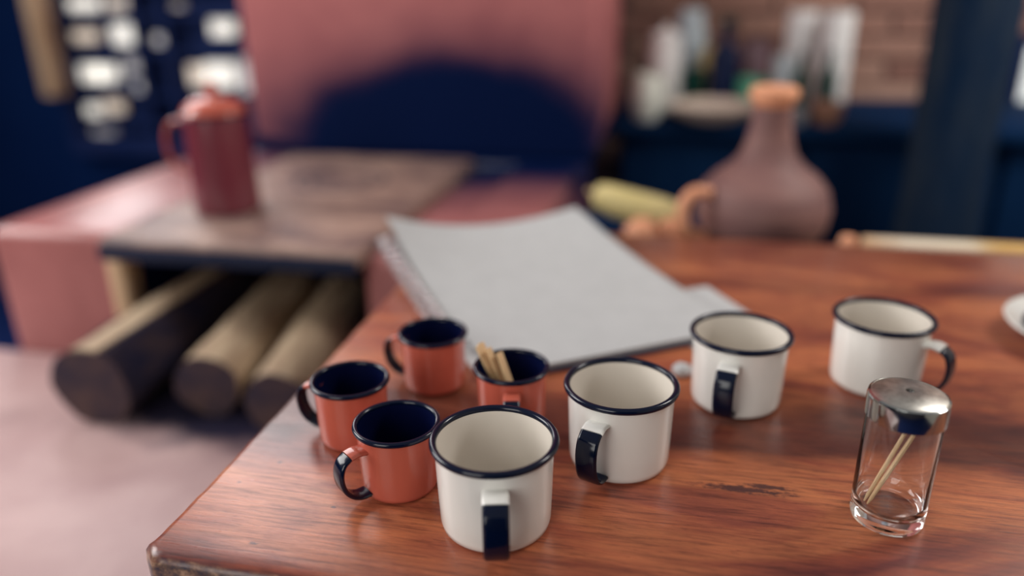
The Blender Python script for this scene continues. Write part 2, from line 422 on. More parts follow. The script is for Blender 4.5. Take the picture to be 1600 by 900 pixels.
wbox('upright', -1.835, -1.805, -0.02, 0.028, 0.56, 2.60, M_lattice)
wbox('back_board', -2.26, -1.49, 0.06, 0.08, 0.56, 2.60, M_lattice, 0)
# panes: (x0, x1, z0, z1, material)
for x0, x1, z0, z1, m in [
        (-2.24, -2.11, 1.005, 1.065, M_pane), (-2.08, -1.985, 1.01, 1.06, M_pane_warm), (-1.86, -1.765, 1.01, 1.045, M_pane_dim),
        (-2.25, -2.14, 0.895, 0.952, M_pane_warm), (-2.08, -1.95, 0.885, 0.975, M_pane), (-1.91, -1.85, 0.885, 0.935, M_pane_dim),
        (-2.25, -2.15, 0.750, 0.828, M_pane), (-2.18, -2.085, 0.752, 0.826, M_pane), (-2.05, -1.985, 0.79, 0.85, M_pane_dim), (-2.025, -1.97, 0.71, 0.77, M_pane_dim),
        (-2.26, -2.20, 0.622, 0.680, M_pane), (-2.18, -2.09, 0.635, 0.700, M_pane_warm),
        (-1.675, -1.575, 0.915, 0.998, M_pane), (-1.79, -1.725, 0.74, 0.83, M_pane_warm), (-1.722, -1.600, 0.738, 0.840, M_pane),
        (-1.585, -1.52, 0.715, 0.86, M_pane_dim), (-2.25, -2.15, 0.542, 0.585, M_pane_dim)]:
    wbox('pane', x0 + 0.006, x1 - 0.006, 0.030, 0.055, z0 + 0.008, z1 - 0.008, m, 0)
for zz in [1.12, 1.24, 1.36, 1.48, 1.60, 1.72, 1.84, 1.96, 2.08, 2.20, 2.32, 2.44]:
    wbox('pane', -2.24, -1.92, 0.042, 0.058, zz, zz + 0.06, M_pane, 0)
    wbox('pane', -1.69, -1.51, 0.042, 0.058, zz, zz + 0.06, M_pane, 0)

# pale post beside the window
o = newobj('trim_1', box(bmesh.new(), -2.306, -2.250, BW - 0.11, BW - 0.032, 0.72, 2.65, 0.008), M_jamb)
struct(o, 'pale wooden window post at the far left')

# ------------------------------------------------------------------ wood stove with hood
stove = thing('wood_stove', 'red plastered wood-burning stove with iron cooktop, open firebox and sooty hood', 'stove', (0, 0, 0))
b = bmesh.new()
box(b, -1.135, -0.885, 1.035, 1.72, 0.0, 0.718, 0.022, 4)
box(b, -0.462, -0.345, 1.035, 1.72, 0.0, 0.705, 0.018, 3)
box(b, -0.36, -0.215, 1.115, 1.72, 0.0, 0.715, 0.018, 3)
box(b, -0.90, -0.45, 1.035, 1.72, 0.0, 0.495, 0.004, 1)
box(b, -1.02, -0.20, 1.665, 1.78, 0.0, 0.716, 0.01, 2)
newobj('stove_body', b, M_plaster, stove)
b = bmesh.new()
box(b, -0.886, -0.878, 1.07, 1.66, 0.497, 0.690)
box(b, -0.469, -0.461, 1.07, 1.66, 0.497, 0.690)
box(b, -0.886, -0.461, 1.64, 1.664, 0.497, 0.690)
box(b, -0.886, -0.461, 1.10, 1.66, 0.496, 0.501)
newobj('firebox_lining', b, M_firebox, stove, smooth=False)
newobj('firebox_jamb', box(bmesh.new(), -0.908, -0.872, 1.026, 1.070, 0.500, 0.692, 0.010, 3), M_jamb, stove)
b = bmesh.new()
box(b, -0.888, -0.452, 1.002, 1.664, 0.694, 0.722, 0.006, 3)
plate = newobj('cooktop', b, M_iron, stove)
b = bmesh.new(); torus(b, 0.088, 0.004, 0.7225, 40, 8, (-0.665, 1.43), 0.4); torus(b, 0.058, 0.003, 0.7225, 40, 8, (-0.665, 1.43), 0.4)
newobj('cooking_ring', b, M_irondark, plate)
newobj('cooktop_edge', box(bmesh.new(), -0.886, -0.454, 0.994, 1.003, 0.688, 0.712, 0.003, 2), M_irondark, plate)
b = bmesh.new()
box(b, -1.005, -0.190, 1.70, 2.30, 0.71, 2.70, 0.02, 4)
newobj('chimney_hood', b, M_chim, stove)

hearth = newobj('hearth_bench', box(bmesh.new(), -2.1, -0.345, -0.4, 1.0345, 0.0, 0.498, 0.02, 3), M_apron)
tag(hearth, 'wide pinkish cement hearth bench in front of the stove, logs lying on it', 'bench')

# logs poking out of the firebox
def log(name, label, p0, p1, rad, split, seg=18, seed=0, m=None):
    p0, p1 = Vector(p0), Vector(p1)
    t = thing(name, label, 'log', p0, 0, 'logs in the firebox')
    ax = (p1 - p0); L = ax.length
    q = ax.to_track_quat('Y', 'Z').to_euler()
    b = bmesh.new(); rings = []
    for i in range(13):
        y = L * i / 12; ring = []
        for k in range(seg):
            a = 2 * PI * k / seg
            r = rad * (1 + 0.13 * noise.noise((math.cos(a) * 1.3 + seed, math.sin(a) * 1.3, y * 6)) + 0.04 * noise.noise((math.cos(a) * 5 + seed, math.sin(a) * 5, y * 20)))
            xx, zz = r * math.cos(a), r * math.sin(a)
            if split is not None: zz = min(zz, rad * split + 0.004 * noise.noise((xx * 40, y * 9, seed)))
            ring.append(b.verts.new((xx, y, zz)))
        rings.append(ring)
    for r0, r1 in zip(rings, rings[1:]):
        for k in range(seg):
            j = (k + 1) % seg; b.faces.new((r0[k], r1[k], r1[j], r0[j]))
    b.faces.new(rings[-1])
    o = newobj('bark' if m is None else 'log_wood', b, m or M_bark, t); o.rotation_euler = q
    b = bmesh.new(); cen = b.verts.new((0, -0.004, rad * (0 if split is None else -0.25)))
    rr = [b.verts.new(v) for v in [(rad * 1.0 * math.cos(2*PI*k/seg) * (1 + 0.13 * noise.noise((math.cos(2*PI*k/seg)*1.3+seed, math.sin(2*PI*k/seg)*1.3, 0))), 0,
          min(rad * math.sin(2*PI*k/seg) * (1 + 0.13 * noise.noise((math.cos(2*PI*k/seg)*1.3+seed, math.sin(2*PI*k/seg)*1.3, 0))), 9 if split is None else rad * split)) for k in range(seg)]]
    for k in range(seg): b.faces.new((cen, rr[(k + 1) % seg], rr[k]))
    o = newobj('cut_end', b, M_logend, t); o.rotation_euler = q
    if split is not None:
        w = rad * math.sqrt(max(0.05, 1 - split * split)) * 0.97
        b = bmesh.new(); g = []
        for i in range(13):
            y = 0.002 + (L - 0.004) * i / 12
            g.append([b.verts.new((w * s, y, rad * split + 0.004 + 0.004 * noise.noise((w * s * 40, y * 9, seed)) - 0.003 * s * s)) for s in (-1, -.6, -.2, .2, .6, 1)]
                     + [b.verts.new((w * 0.98, y, rad * split - 0.006)), b.verts.new((-w * 0.98, y, rad * split - 0.006))])
        for r0, r1 in zip(g, g[1:]):
            for k in range(8): b.faces.new((r0[k], r1[k], r1[(k + 1) % 8], r0[(k + 1) % 8]))
        b.faces.new(g[0]); b.faces.new(g[-1][::-1])
        o = newobj('split_face', b, M_split, t); o.rotation_euler = q
    return t
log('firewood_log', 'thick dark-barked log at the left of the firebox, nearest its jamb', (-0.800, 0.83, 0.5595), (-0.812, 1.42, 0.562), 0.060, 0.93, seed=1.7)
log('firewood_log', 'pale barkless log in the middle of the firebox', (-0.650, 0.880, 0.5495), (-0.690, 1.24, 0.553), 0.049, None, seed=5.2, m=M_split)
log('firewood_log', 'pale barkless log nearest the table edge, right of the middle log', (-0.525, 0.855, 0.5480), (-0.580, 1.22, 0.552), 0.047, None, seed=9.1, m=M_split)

# ------------------------------------------------------------------ coffee pot on the stove
pot = thing('coffee_pot', 'tall red enamel coffee pot with lid standing on the iron cooktop', 'coffee pot', (-0.771, 1.19, 0.7225), math.radians(12))
newobj('pot_body', lathe(bmesh.new(), [(0, 0.001), (0.051, 0), (0.0555, 0.004), (0.0565, 0.012), (0.0550, 0.05), (0.0535, 0.11), (0.0515, 0.160), (0.0510, 0.166), (0.0495, 0.166), (0.048, 0.15), (0, 0.15)], 48), M_potshade, pot)
newobj('pot_rim', torus(bmesh.new(), 0.0515, 0.0022, 0.1665, 48, 8), M_navy, pot)
lid = newobj('lid', lathe(bmesh.new(), [(0, 0.167), (0.0505, 0.1675), (0.0515, 0.171), (0.047, 0.180), (0.033, 0.190), (0.015, 0.195), (0, 0.196)], 40), M_red, pot)
newobj('knob', lathe(bmesh.new(), [(0, 0.194), (0.006, 0.195), (0.006, 0.201), (0.011, 0.206), (0.011, 0.212), (0.006, 0.217), (0, 0.218)], 20), M_red, lid)
b = strap(bmesh.new(), [(-0.050, 0.150), (-0.066, 0.156), (-0.082, 0.147), (-0.089, 0.120), (-0.085, 0.092), (-0.072, 0.072), (-0.052, 0.064)], 0.014, 0.006)
newobj('handle', b, M_red, pot)
b = bmesh.new(); tube(b, smooth_path([(-0.012, 0.046, 0.06), (-0.018, 0.068, 0.085), (-0.022, 0.078, 0.125), (-0.026, 0.090, 0.150)], 5), [0.017 - 0.0005 * i for i in range(16)], 14)
newobj('spout', b, M_potshade, pot)

# ------------------------------------------------------------------ table
table = thing('dining_table', 'varnished red-brown wooden table with a worn front corner', 'table', (0.4, 0.71, 0.0))
TX0, TX1, TY0, TY1, TZ = -0.325, 1.25, 0.338, 1.078, 0.75
def outline(inset, rough):
    pts = []; rc = 0.012
    def seg(ax, ay, bx, by, nx, ny, sd):
        L = math.hypot(bx - ax, by - ay); k = int(L / 0.006)
        for i in range(k):
            t = i / k; x, y = ax + (bx - ax) * t, ay + (by - ay) * t
            d = inset + rough * (0.5 + noise.noise((x * 22 + sd, y * 22, sd)) + 0.6 * noise.noise((x * 90, y * 90, sd + 3)))
            pts.append((x + nx * d, y + ny * d))
    seg(TX0 + rc, TY0, TX1 - rc, TY0, 0, 1, 0)
    seg(TX1 - rc, TY0, TX1, TY0 + rc, -.7, .7, 1); seg(TX1, TY0 + rc, TX1, TY1 - rc, -1, 0, 2)
    seg(TX1, TY1 - rc, TX1 - rc, TY1, -.7, -.7, 3); seg(TX1 - rc, TY1, TX0 + rc, TY1, 0, -1, 4)
    seg(TX0 + rc, TY1, TX0, TY1 - rc, .7, -.7, 5); seg(TX0, TY1 - rc, TX0, TY0 + rc, 1, 0, 6)
    seg(TX0, TY0 + rc, TX0 + rc, TY0, .7, .7, 7)
    return pts
b = bmesh.new(); rings = []
for inset, rough, zz in [(0.0075, 0.0012, TZ), (0.0035, 0.0014, TZ - 0.0011), (0.001, 0.0016, TZ - 0.0042), (0, 0.0016, TZ - 0.012), (0.0005, 0.0018, TZ - 0.030), (0.004, 0.0012, TZ - 0.037)]:
    rings.append([b.verts.new((x - 0.4, y - 0.71, zz)) for x, y in outline(inset, rough)])
for r0, r1 in zip(rings, rings[1:]):
    for k in range(len(r0)):
        j = (k + 1) % len(r0); b.faces.new((r0[k], r1[k], r1[j], r0[j]))
b.faces.new(rings[0]); b.faces.new(rings[-1][::-1])
top = newobj('table_top', b, M_table, table, sharp=60)
for sx in (-0.60, 0.77):
    for sy in (-0.30, 0.30):
        b = bmesh.new(); box(b, sx - 0.03, sx + 0.03, sy - 0.03, sy + 0.03, 0.001, TZ - 0.037, 0.004)
        newobj('leg', b, M_tleg, table)
for sy in (-0.30, 0.30):
    newobj('table_rail', box(bmesh.new(), -0.57, 0.74, sy - 0.011, sy + 0.011, 0.62, TZ - 0.037, 0.002), M_tleg, table)
for sx in (-0.60, 0.77):
    newobj('table_rail', box(bmesh.new(), sx - 0.011, sx + 0.011, -0.27, 0.27, 0.62, TZ - 0.037, 0.002), M_tleg, table)

# ------------------------------------------------------------------ enamel mugs
def mug_parts(k, body_m, lining_m, root_m, H):
    """part meshes of a mug; k scales the radii"""
    R = 0.0388 * k; rb = 0.0368 * k; rim_R = 0.0396 * k; rr = 0.0024 * (0.85 if k < 1 else 1)
    c = 0.007 * k
    zt = H - rr
    prof = [(0, 0.0008), (rb - c * 1.3, 0.0008), (rb - c, 0.0), (rb - c * .45, 0.0012), (rb - c * .12, c * .45), (rb, c), (rb + (R - rb) * .35, H * .35), (rb + (R - rb) * .7, H * .7), (R, zt)]
    inn = [(R + 0.0002, zt), (R - 0.0012, zt - 0.001), (rb + (R - rb) * .6 - 0.0012, H * .6), (rb - 0.0012, c * 1.1), (rb - c * .5, 0.003), (rb - c * 1.2, 0.002), (0, 0.002)]
    b1 = lathe(bmesh.new(), prof, 72); b2 = lathe(bmesh.new(), inn, 72)
    b3 = torus(bmesh.new(), rim_R, rr, zt, 96, 14)
    w = 0.0160 * (0.80 if k < 1 else 1)
    s = H / 0.0656; q = R / 0.0388
    x0 = R - 0.0012
    reach = 1.0 if k == 1 else 0.92
    rx = lambda d: x0 + d * reach
    path = [(rx(0), 0.0500 * s), (rx(0.007), 0.0515 * s), (rx(0.0135), 0.0502 * s)]
    path2 = [(rx(0.0135), 0.0502 * s), (rx(0.0190), 0.0455 * s), (rx(0.0216), 0.0375 * s), (rx(0.0215), 0.0285 * s), (rx(0.0190), 0.0195 * s), (rx(0.0140), 0.0125 * s), (rx(0.0072), 0.0085 * s), (rx(0.0), 0.0080 * s)]
    b4 = strap(bmesh.new(), path, w * 1.04, 0.0036); b5 = strap(bmesh.new(), path2, w, 0.0034)
    return [('mug_body', b1, body_m), ('mug_lining', b2, lining_m), ('rim', b3, M_navy), ('handle', b5, M_navy), ('handle_root', b4, root_m)]

def make_mugs(kind, name, cat_group, parts, places):
    proto = None
    for (x, y, az, label) in places:
        t = thing(name, label, 'mug', (x, y, TZ), math.radians(az), cat_group)
        if proto is None:
            proto = []; h = None
            for nm, bm_, m in parts:
                o = newobj(nm, bm_, m, t if nm != 'handle_root' else h, sharp=50)
                if nm == 'handle': h = o
                proto.append(o)
        else:
            h = None
            for o in proto:
                c = copy_part(o, t if not o.name.startswith('handle_root') else h)
                if o.name.startswith('handle') and not o.name.startswith('handle_root'): h = c
make_mugs('white', 'enamel_mug', 'white enamel mugs with navy rims', mug_parts(1.0, M_white, M_whitelin, M_white, 0.0656), [
    (-0.106, 0.418, -76, 'white enamel mug nearest the camera, its navy handle pointing straight at the viewer'),
    (-0.032, 0.507, -108, 'white enamel mug right behind the nearest one, navy handle turned to front left'),
    (0.058, 0.615, -104, 'white enamel mug beside the corner of the white notebook, navy handle in front'),
    (0.180, 0.671, -36, 'white enamel mug behind the glass shaker, navy handle pointing right')])
make_mugs('red', 'enamel_cup', 'small red enamel cups with navy lining', mug_parts(0.729, M_red, M_lining, M_red, 0.0526), [
    (-0.241, 0.499, 172, 'small red enamel cup nearest the left table edge, empty, handle to the left'),
    (-0.183, 0.445, -128, 'small red enamel cup left of the nearest white mug, handle towards front left'),
    (-0.204, 0.595, 170, 'small red enamel cup farthest back, standing just under the notebook rings'),
    (-0.122, 0.544, -78, 'small red enamel cup holding flat wooden stir sticks')])

# wooden stir sticks leaning in the red cup
for i, (dx, a, tilt, L) in enumerate([(-0.004, 0.25, 0.52, 0.066), (0.0005, 0.10, 0.47, 0.064), (0.005, -0.06, 0.50, 0.060), (-0.001, 0.4, 0.60, 0.070)]):
    b = bmesh.new(); box(b, -0.0033, 0.0033, -0.0008, 0.0008, 0, L, 0.0006, 2)
    o = newobj('stir_stick', b, M_stir)
    base = Vector((-0.1155 + dx * 1.2, 0.536 - 0.002 * i, TZ + 0.0075))
    d = Vector((-0.40 - a * 0.2, 0.14 + 0.05 * i, 0.9)).normalized()
    o.location = base; o.rotation_euler = d.to_track_quat('Z', 'Y').to_euler()
    tag(o, ['leftmost flat wooden stir stick leaning in the red cup', 'second flat wooden stir stick from the left in the red cup', 'rightmost flat wooden stir stick leaning in the red cup',
            'rearmost flat wooden stir stick in the red cup, lowest tilt'][i], 'stir stick', 'stir sticks in the red cup')

# ------------------------------------------------------------------ notebook
NB = thing('spiral_notebook', 'open white spiral-bound notebook with curling pages on a dark cover', 'notebook', (-0.150, 0.610, TZ), math.radians(33))
W_, L_ = 0.268, 0.358
def zpage(s, t, base):
    u = max(0.0, t - 0.15) / 0.85
    return base + u ** 2 * (0.020 + 0.034 * (1 - s) ** 3.0 + 0.016 * s ** 3.0)
def sheet(base, thick, w=W_, l=L_, curl=1.0, ns=16, nt=20, skew=0.0, x0=0.0, y0=0.0):
    b = bmesh.new(); top_, bot = [], []
    for j in range(nt + 1):
        t = j / nt
        rt, rb_ = [], []
        for i in range(ns + 1):
            s = i / ns
            z_ = base + (zpage(s, t, 0) * curl)
            rt.append(b.verts.new((x0 + w * s + skew * t, y0 + l * t, z_ + thick))); rb_.append(b.verts.new((x0 + w * s + skew * t, y0 + l * t, z_)))
        top_.append(rt); bot.append(rb_)
    for j in range(nt):
        for i in range(ns):
            b.faces.new((top_[j][i], top_[j][i+1], top_[j+1][i+1], top_[j+1][i]))
            b.faces.new((bot[j][i], bot[j+1][i], bot[j+1][i+1], bot[j][i+1]))
    for j in range(nt):
        b.faces.new((top_[j][0], top_[j+1][0], bot[j+1][0], bot[j][0])); b.faces.new((top_[j][ns], bot[j][ns], bot[j+1][ns], top_[j+1][ns]))
    for i in range(ns):
        b.faces.new((top_[0][i], bot[0][i], bot[0][i+1], top_[0][i+1])); b.faces.new((top_[nt][i], top_[nt][i+1], bot[nt][i+1], bot[nt][i]))
    return b
newobj('cover', sheet(0.0006, 0.0018, W_ + 0.018, L_ + 0.004, 0.35, x0=-0.014, y0=-0.005), M_cover, NB)
newobj('page_block', sheet(0.0027, 0.0030, W_ + 0.016, L_ - 0.004, 0.50, x0=-0.016), M_paper, NB)
newobj('page', sheet(0.0062, 0.0006, W_, L_, 0.85, skew=-0.012), M_paper, NB)
newobj('page', sheet(0.0078, 0.0006, W_ - 0.002, L_ + 0.004, 1.0, skew=-0.020, y0=-0.002), M_paper, NB)
ring0 = None
for i in range(15):
    y = 0.062 + i * (L_ - 0.078) / 14
    t = y / L_
    if ring0 is None:
        b = bmesh.new()
        pts = [(-0.001 + 0.0095 * math.cos(2 * PI * k / 20), 0.0012 * math.sin(2 * PI * k / 20), 0.0085 * math.sin(2 * PI * k / 20)) for k in range(21)]
        tube(b, pts, 0.0021, 10, False)
        ring0 = o = newobj('binding_ring', b, M_wire, NB)
    else:
        o = copy_part(ring0, NB)
    o.location = (-0.020 - 0.004 * t, y, 0.0118 + zpage(0, t, 0) * 0.40)
# second sheet under the right side and a scrap of paper
o = newobj('paper_sheet', sheet(0, 0.0007, 0.10, 0.15, 0.0), M_paper)
o.location = (0.028, 0.702, TZ + 0.0004); o.rotation_euler = (0, 0, math.radians(30))
b = bmesh.new(); bmesh.ops.create_icosphere(b, subdivisions=4, radius=0.0085)
for v in b.verts: v.co *= 1 + 0.16 * noise.noise(v.co * 260) + 0.1 * noise.noise(v.co * 600)
for v in b.verts: v.co.z = v.co.z * 0.75
o = newobj('crumpled_paper', b, M_paper, sharp=20)
zmin = min(v.co.z for v in o.data.vertices)
o.location = (0.013, 0.650, TZ - zmin)
tag(o, 'small crumpled white paper ball between the two middle white mugs', 'paper')
bpy.data.objects['paper_sheet']['label'] = 'loose white sheet sticking out under the right side of the notebook'
bpy.data.objects['paper_sheet']['category'] = 'paper'

# ------------------------------------------------------------------ glass toothpick shaker
sh = thing('toothpick_shaker', 'clear glass toothpick shaker with a chrome cap at the right front', 'shaker', (0.149, 0.472, TZ))
prof = [(0, 0.0012), (0.012, 0.0012), (0.0195, 0.0), (0.0222, 0.0012), (0.0232, 0.005), (0.0231, 0.02), (0.0228, 0.078), (0.0215, 0.0815), (0.0198, 0.0815),
        (0.0210, 0.076), (0.0219, 0.02), (0.0205, 0.0110), (0.015, 0.0085), (0.006, 0.0105), (0, 0.0108)]
newobj('glass_body', lathe(bmesh.new(), prof, 64), M_glass, sh, sharp=60)
cap = newobj('cap', lathe(bmesh.new(), [(0.0236, 0.0775), (0.0241, 0.0780), (0.0241, 0.0905), (0.0236, 0.0925), (0.0222, 0.0932), (0.0222, 0.0790), (0.0236, 0.0775)], 64), M_chrome, sh, sharp=40)
newobj('cap_top', lathe(bmesh.new(), [(0.0026, 0.0958), (0.006, 0.0960), (0.012, 0.0955), (0.018, 0.0944), (0.0215, 0.0934), (0.0225, 0.0928), (0.0225, 0.0915), (0.018, 0.0925), (0.0026, 0.0940), (0.0026, 0.0958)], 56), M_captop, cap, sharp=40)
newobj('cap_hole', lathe(bmesh.new(), [(0, 0.0944), (0.0026, 0.0944), (0.0026, 0.0940), (0, 0.0940)], 24), M_navy, cap)
for lab, p0, p1 in [('upper left', (-0.0165, -0.004, 0.0125), (0.008, 0.006, 0.074)), ('lower right', (-0.0150, -0.007, 0.0125), (0.013, 0.004, 0.073))]:
    b = bmesh.new(); pts = [Vector(p0) * (1 - t) + Vector(p1) * t for t in [0, .08, .3, .6, .92, 1]]
    tube(b, pts, [0.0004, 0.0013, 0.0015, 0.0015, 0.0013, 0.0004], 8)
    o = newobj('toothpick', b, M_pick); o.location = (0.149, 0.472, TZ)
    tag(o, 'wooden toothpick inside the glass shaker, the %s one of the two' % lab, 'toothpick', 'toothpicks in the shaker')

# dish at the right edge
dish = thing('enamel_dish', 'white enamel dish with dark contents at the right table edge', 'dish', (0.414, 0.790, TZ))
newobj('dish_body', lathe(bmesh.new(), [(0, 0.001), (0.045, 0), (0.055, 0.003), (0.078, 0.012), (0.088, 0.018), (0.0885, 0.0195), (0.087, 0.020), (0.072, 0.0135), (0.056, 0.008), (0, 0.007)], 64), M_white, dish)
newobj('dish_contents', lathe(bmesh.new(), [(0, 0.0068), (0.059, 0.0092), (0.071, 0.0140), (0.066, 0.022), (0.054, 0.029), (0.036, 0.034), (0.018, 0.0365), (0, 0.037)], 48, wob=0.001), M_lining, dish)

# ------------------------------------------------------------------ clay jug and fruit at the far table edge
bench = thing('low_bench', 'dark wooden bench behind the table carrying the clay jug', 'bench', (0.06, 1.27, 0))
newobj('bench_seat', box(bmesh.new(), -0.23, 0.155, -0.13, 0.13, 0.660, 0.690, 0.004), M_darkwood, bench)
for sx in (-0.20, 0.125):
    for sy in (-0.1, 0.1):
        newobj('leg', box(bmesh.new(), sx - 0.02, sx + 0.02, sy - 0.02, sy + 0.02, 0.001, 0.660, 0.003), M_darkwood, bench)
jug = thing('clay_jug', 'grey-brown clay water jug with a narrow neck and terracotta mouth', 'jug', (0.130, 1.245, 0.6902))
newobj('jug_body', lathe(bmesh.new(), [(0, 0.001), (0.070, 0), (0.082, 0.008), (0.098, 0.035), (0.1030, 0.065), (0.096, 0.092), (0.079, 0.112), (0.057, 0.128), (0.043, 0.145), (0.036, 0.165), (0.0305, 0.19), (0.0295, 0.218),
      (0.025, 0.218), (0.027, 0.18), (0.02, 0.15), (0, 0.15)], 56, wob=0.0015), M_clay, jug)
newobj('mouth', lathe(bmesh.new(), [(0.0285, 0.219), (0.0305, 0.225), (0.0350, 0.230), (0.0365, 0.236), (0.035, 0.243), (0.030, 0.247), (0.012, 0.249), (0, 0.249)], 48), M_terra, jug)
b = bmesh.new(); tube(b, smooth_path([(-0.085, -0.050, 0.094), (-0.106, -0.062, 0.097), (-0.121, -0.071, 0.082), (-0.122, -0.072, 0.055), (-0.112, -0.066, 0.034), (-0.088, -0.052, 0.024)], 6), 0.0095, 12)
newobj('handle', b, M_terra, jug)
fr = thing('mango', 'long green-yellow fruit lying left of the clay jug', 'fruit', (-0.065, 1.29, 0.6902), math.radians(-8))
b = bmesh.new()
tube(b, smooth_path([(-0.078, 0, 0.058), (-0.070, 0, 0.056), (-0.04, 0, 0.047), (0, 0, 0.038), (0.04, 0, 0.033), (0.072, 0, 0.028), (0.080, 0, 0.027)], 4), [0.002 + 0.0265 * math.sin(PI * (0.03 + 0.94 * i / 24)) ** 0.62 for i in range(25)], 20)
o = newobj('fruit_flesh', b, M_mango, fr)
newobj('stalk', tube(bmesh.new(), [(-0.078, 0, 0.058), (-0.085, 0, 0.061), (-0.089, 0.001, 0.064)], [0.003, 0.0026, 0.003], 8), M_stir, fr)
b = bmesh.new()
lathe(b, [(0.029 * math.sin(PI * i / 16), 0.029 * 0.9 * (1 - math.cos(PI * i / 16)) - (0.002 if i == 16 else 0)) for i in range(17)], 32, wob=0.0012)
o = newobj('orange_fruit', b, M_terra); o.location = (-0.052, 1.185, 0.6902)
tag(o, 'small round orange fruit beside the foot of the clay jug', 'fruit')
b = bmesh.new(); 
lathe(b, [(0.026 * math.sin(PI * i / 16), 0.026 * 0.9 * (1 - math.cos(PI * i / 16)) - (0.002 if i == 16 else 0)) for i in range(17)], 32, wob=0.0012)
o = newobj('orange_fruit', b, M_terra); o.location = (-0.007, 1.21, 0.6902)
tag(o, 'small orange fruit half hidden between its twin and the jug handle', 'fruit')

# chair behind the table; only its worn cream top rail shows
ch = thing('wooden_chair', 'wooden chair behind the table with a worn cream-painted top rail', 'chair', (0.462, 1.135, 0))
newobj('top_rail', box(bmesh.new(), -0.204, 0.219, -0.018, 0.018, 0.685, 0.7415, 0.006), M_cream, ch)
newobj('middle_rail', box(bmesh.new(), -0.19, 0.205, -0.012, 0.012, 0.56, 0.60, 0.004), M_cream, ch)
for sx in (-0.222, 0.237):
    p = newobj('back_post', box(bmesh.new(), sx - 0.017, sx + 0.017, -0.017, 0.017, 0.001, 0.722, 0.004), M_terra, ch)
    q = lathe(bmesh.new(), [(0.0, 0.721), (0.013, 0.721), (0.010, 0.727), (0.013, 0.735), (0.010, 0.743), (0, 0.746)], 20)
    f_ = newobj('finial', q, M_terra, p); f_.location = (sx, 0, 0)
newobj('seat', box(bmesh.new(), -0.21, 0.225, 0.02, 0.40, 0.43, 0.455, 0.006), M_jamb, ch)
for sx in (-0.19, 0.205):
    newobj('leg', box(bmesh.new(), sx - 0.017, sx + 0.017, 0.36, 0.394, 0.001, 0.43, 0.004), M_jamb, ch)

# ------------------------------------------------------------------ counter along the brick wall
ct = thing('kitchen_counter', 'dark wooden kitchen counter along the brick wall', 'counter', (0.6, 2.3, 0))
newobj('worktop', box(bmesh.new(), -0.78, 1.1, -0.27, 0.275, 0.715, 0.745, 0.005), M_darkwood, ct)
newobj('counter_body', box(bmesh.new(), -0.76, 1.08, -0.22, 0.27, 0.08, 0.715, 0.003), M_darkwood, ct)
newobj('plinth', box(bmesh.new(), -0.74, 1.06, -0.16, 0.27, 0.001, 0.08), M_darkwood, ct)
for i in range(4):
    d = newobj('door', box(bmesh.new(), -0.75 + i * 0.4575, -0.75 + i * 0.4575 + 0.44, -0.238, -0.221, 0.10, 0.70, 0.004), M_darkwood, ct)
    newobj('knob', lathe(bmesh.new(), [(0, 0), (0.006, 0), (0.006, 0.012), (0.012, 0.018), (0.010, 0.024), (0, 0.026)], 16), M_irondark, d)
    k = [c for c in d.children][0]; k.location = (-0.75 + i * 0.4575 + 0.40, -0.239, 0.45); k.rotation_euler = (PI / 2, 0, 0)

CZ = 0.7455
def pottery(name, label, cat, x, y, prof, m, seg=32, group='things on the counter', extra=None, z=CZ):
    t = thing(name, label, cat, (x, y, z), 0, group)
    newobj(extra or 'vessel', lathe(bmesh.new(), prof, seg), m, t)
    return t
M_cer = mat('pale_ceramic', (0.62, 0.64, 0.58), 0.3)
M_paleblue = mat('pale_blue_can', (0.42, 0.50, 0.55), 0.4)
M_green = mat('green_glaze', (0.10, 0.42, 0.28), 0.3)
M_dgreen = mat('dark_green_glass', (0.006, 0.05, 0.04), 0.25, spec=0.2)
M_dblue = mat('dark_bottle_glass', (0.002, 0.009, 0.045), 0.3, spec=0.15)
M_yellow = mat('yellow_label', (0.42, 0.30, 0.10), 0.5)
M_paperroll = mat('paper_roll', (0.78, 0.78, 0.78), 0.7)
M_purple = mat('dull_purple', (0.14, 0.08, 0.10), 0.6)
def bottle(name, label, x, y, r, h, m, capm, labm=None):
    t = pottery(name, label, 'bottle', x, y, [(0, 0.001), (r * .9, 0), (r, 0.004), (r, h * .58), (r * .82, h * .68), (r * .38, h * .76), (r * .34, h * .95), (r * .40, h * .955), (r * .40, h * .97), (0, h * .97)], m, 28, 'bottles on the counter', 'bottle_glass')
    newobj('bottle_cap', lathe(bmesh.new(), [(0, h), (r * .40, h), (r * .43, h * .985), (r * .43, h * .95), (r * .40, h * .945), (0, h*.96)], 20), capm, t)
    if labm: newobj('bottle_label', lathe(bmesh.new(), [(r * .99, h * .18), (r * 1.02, h * .18), (r * 1.02, h * .46), (r * .99, h * .46)], 28), labm, t)
    return t
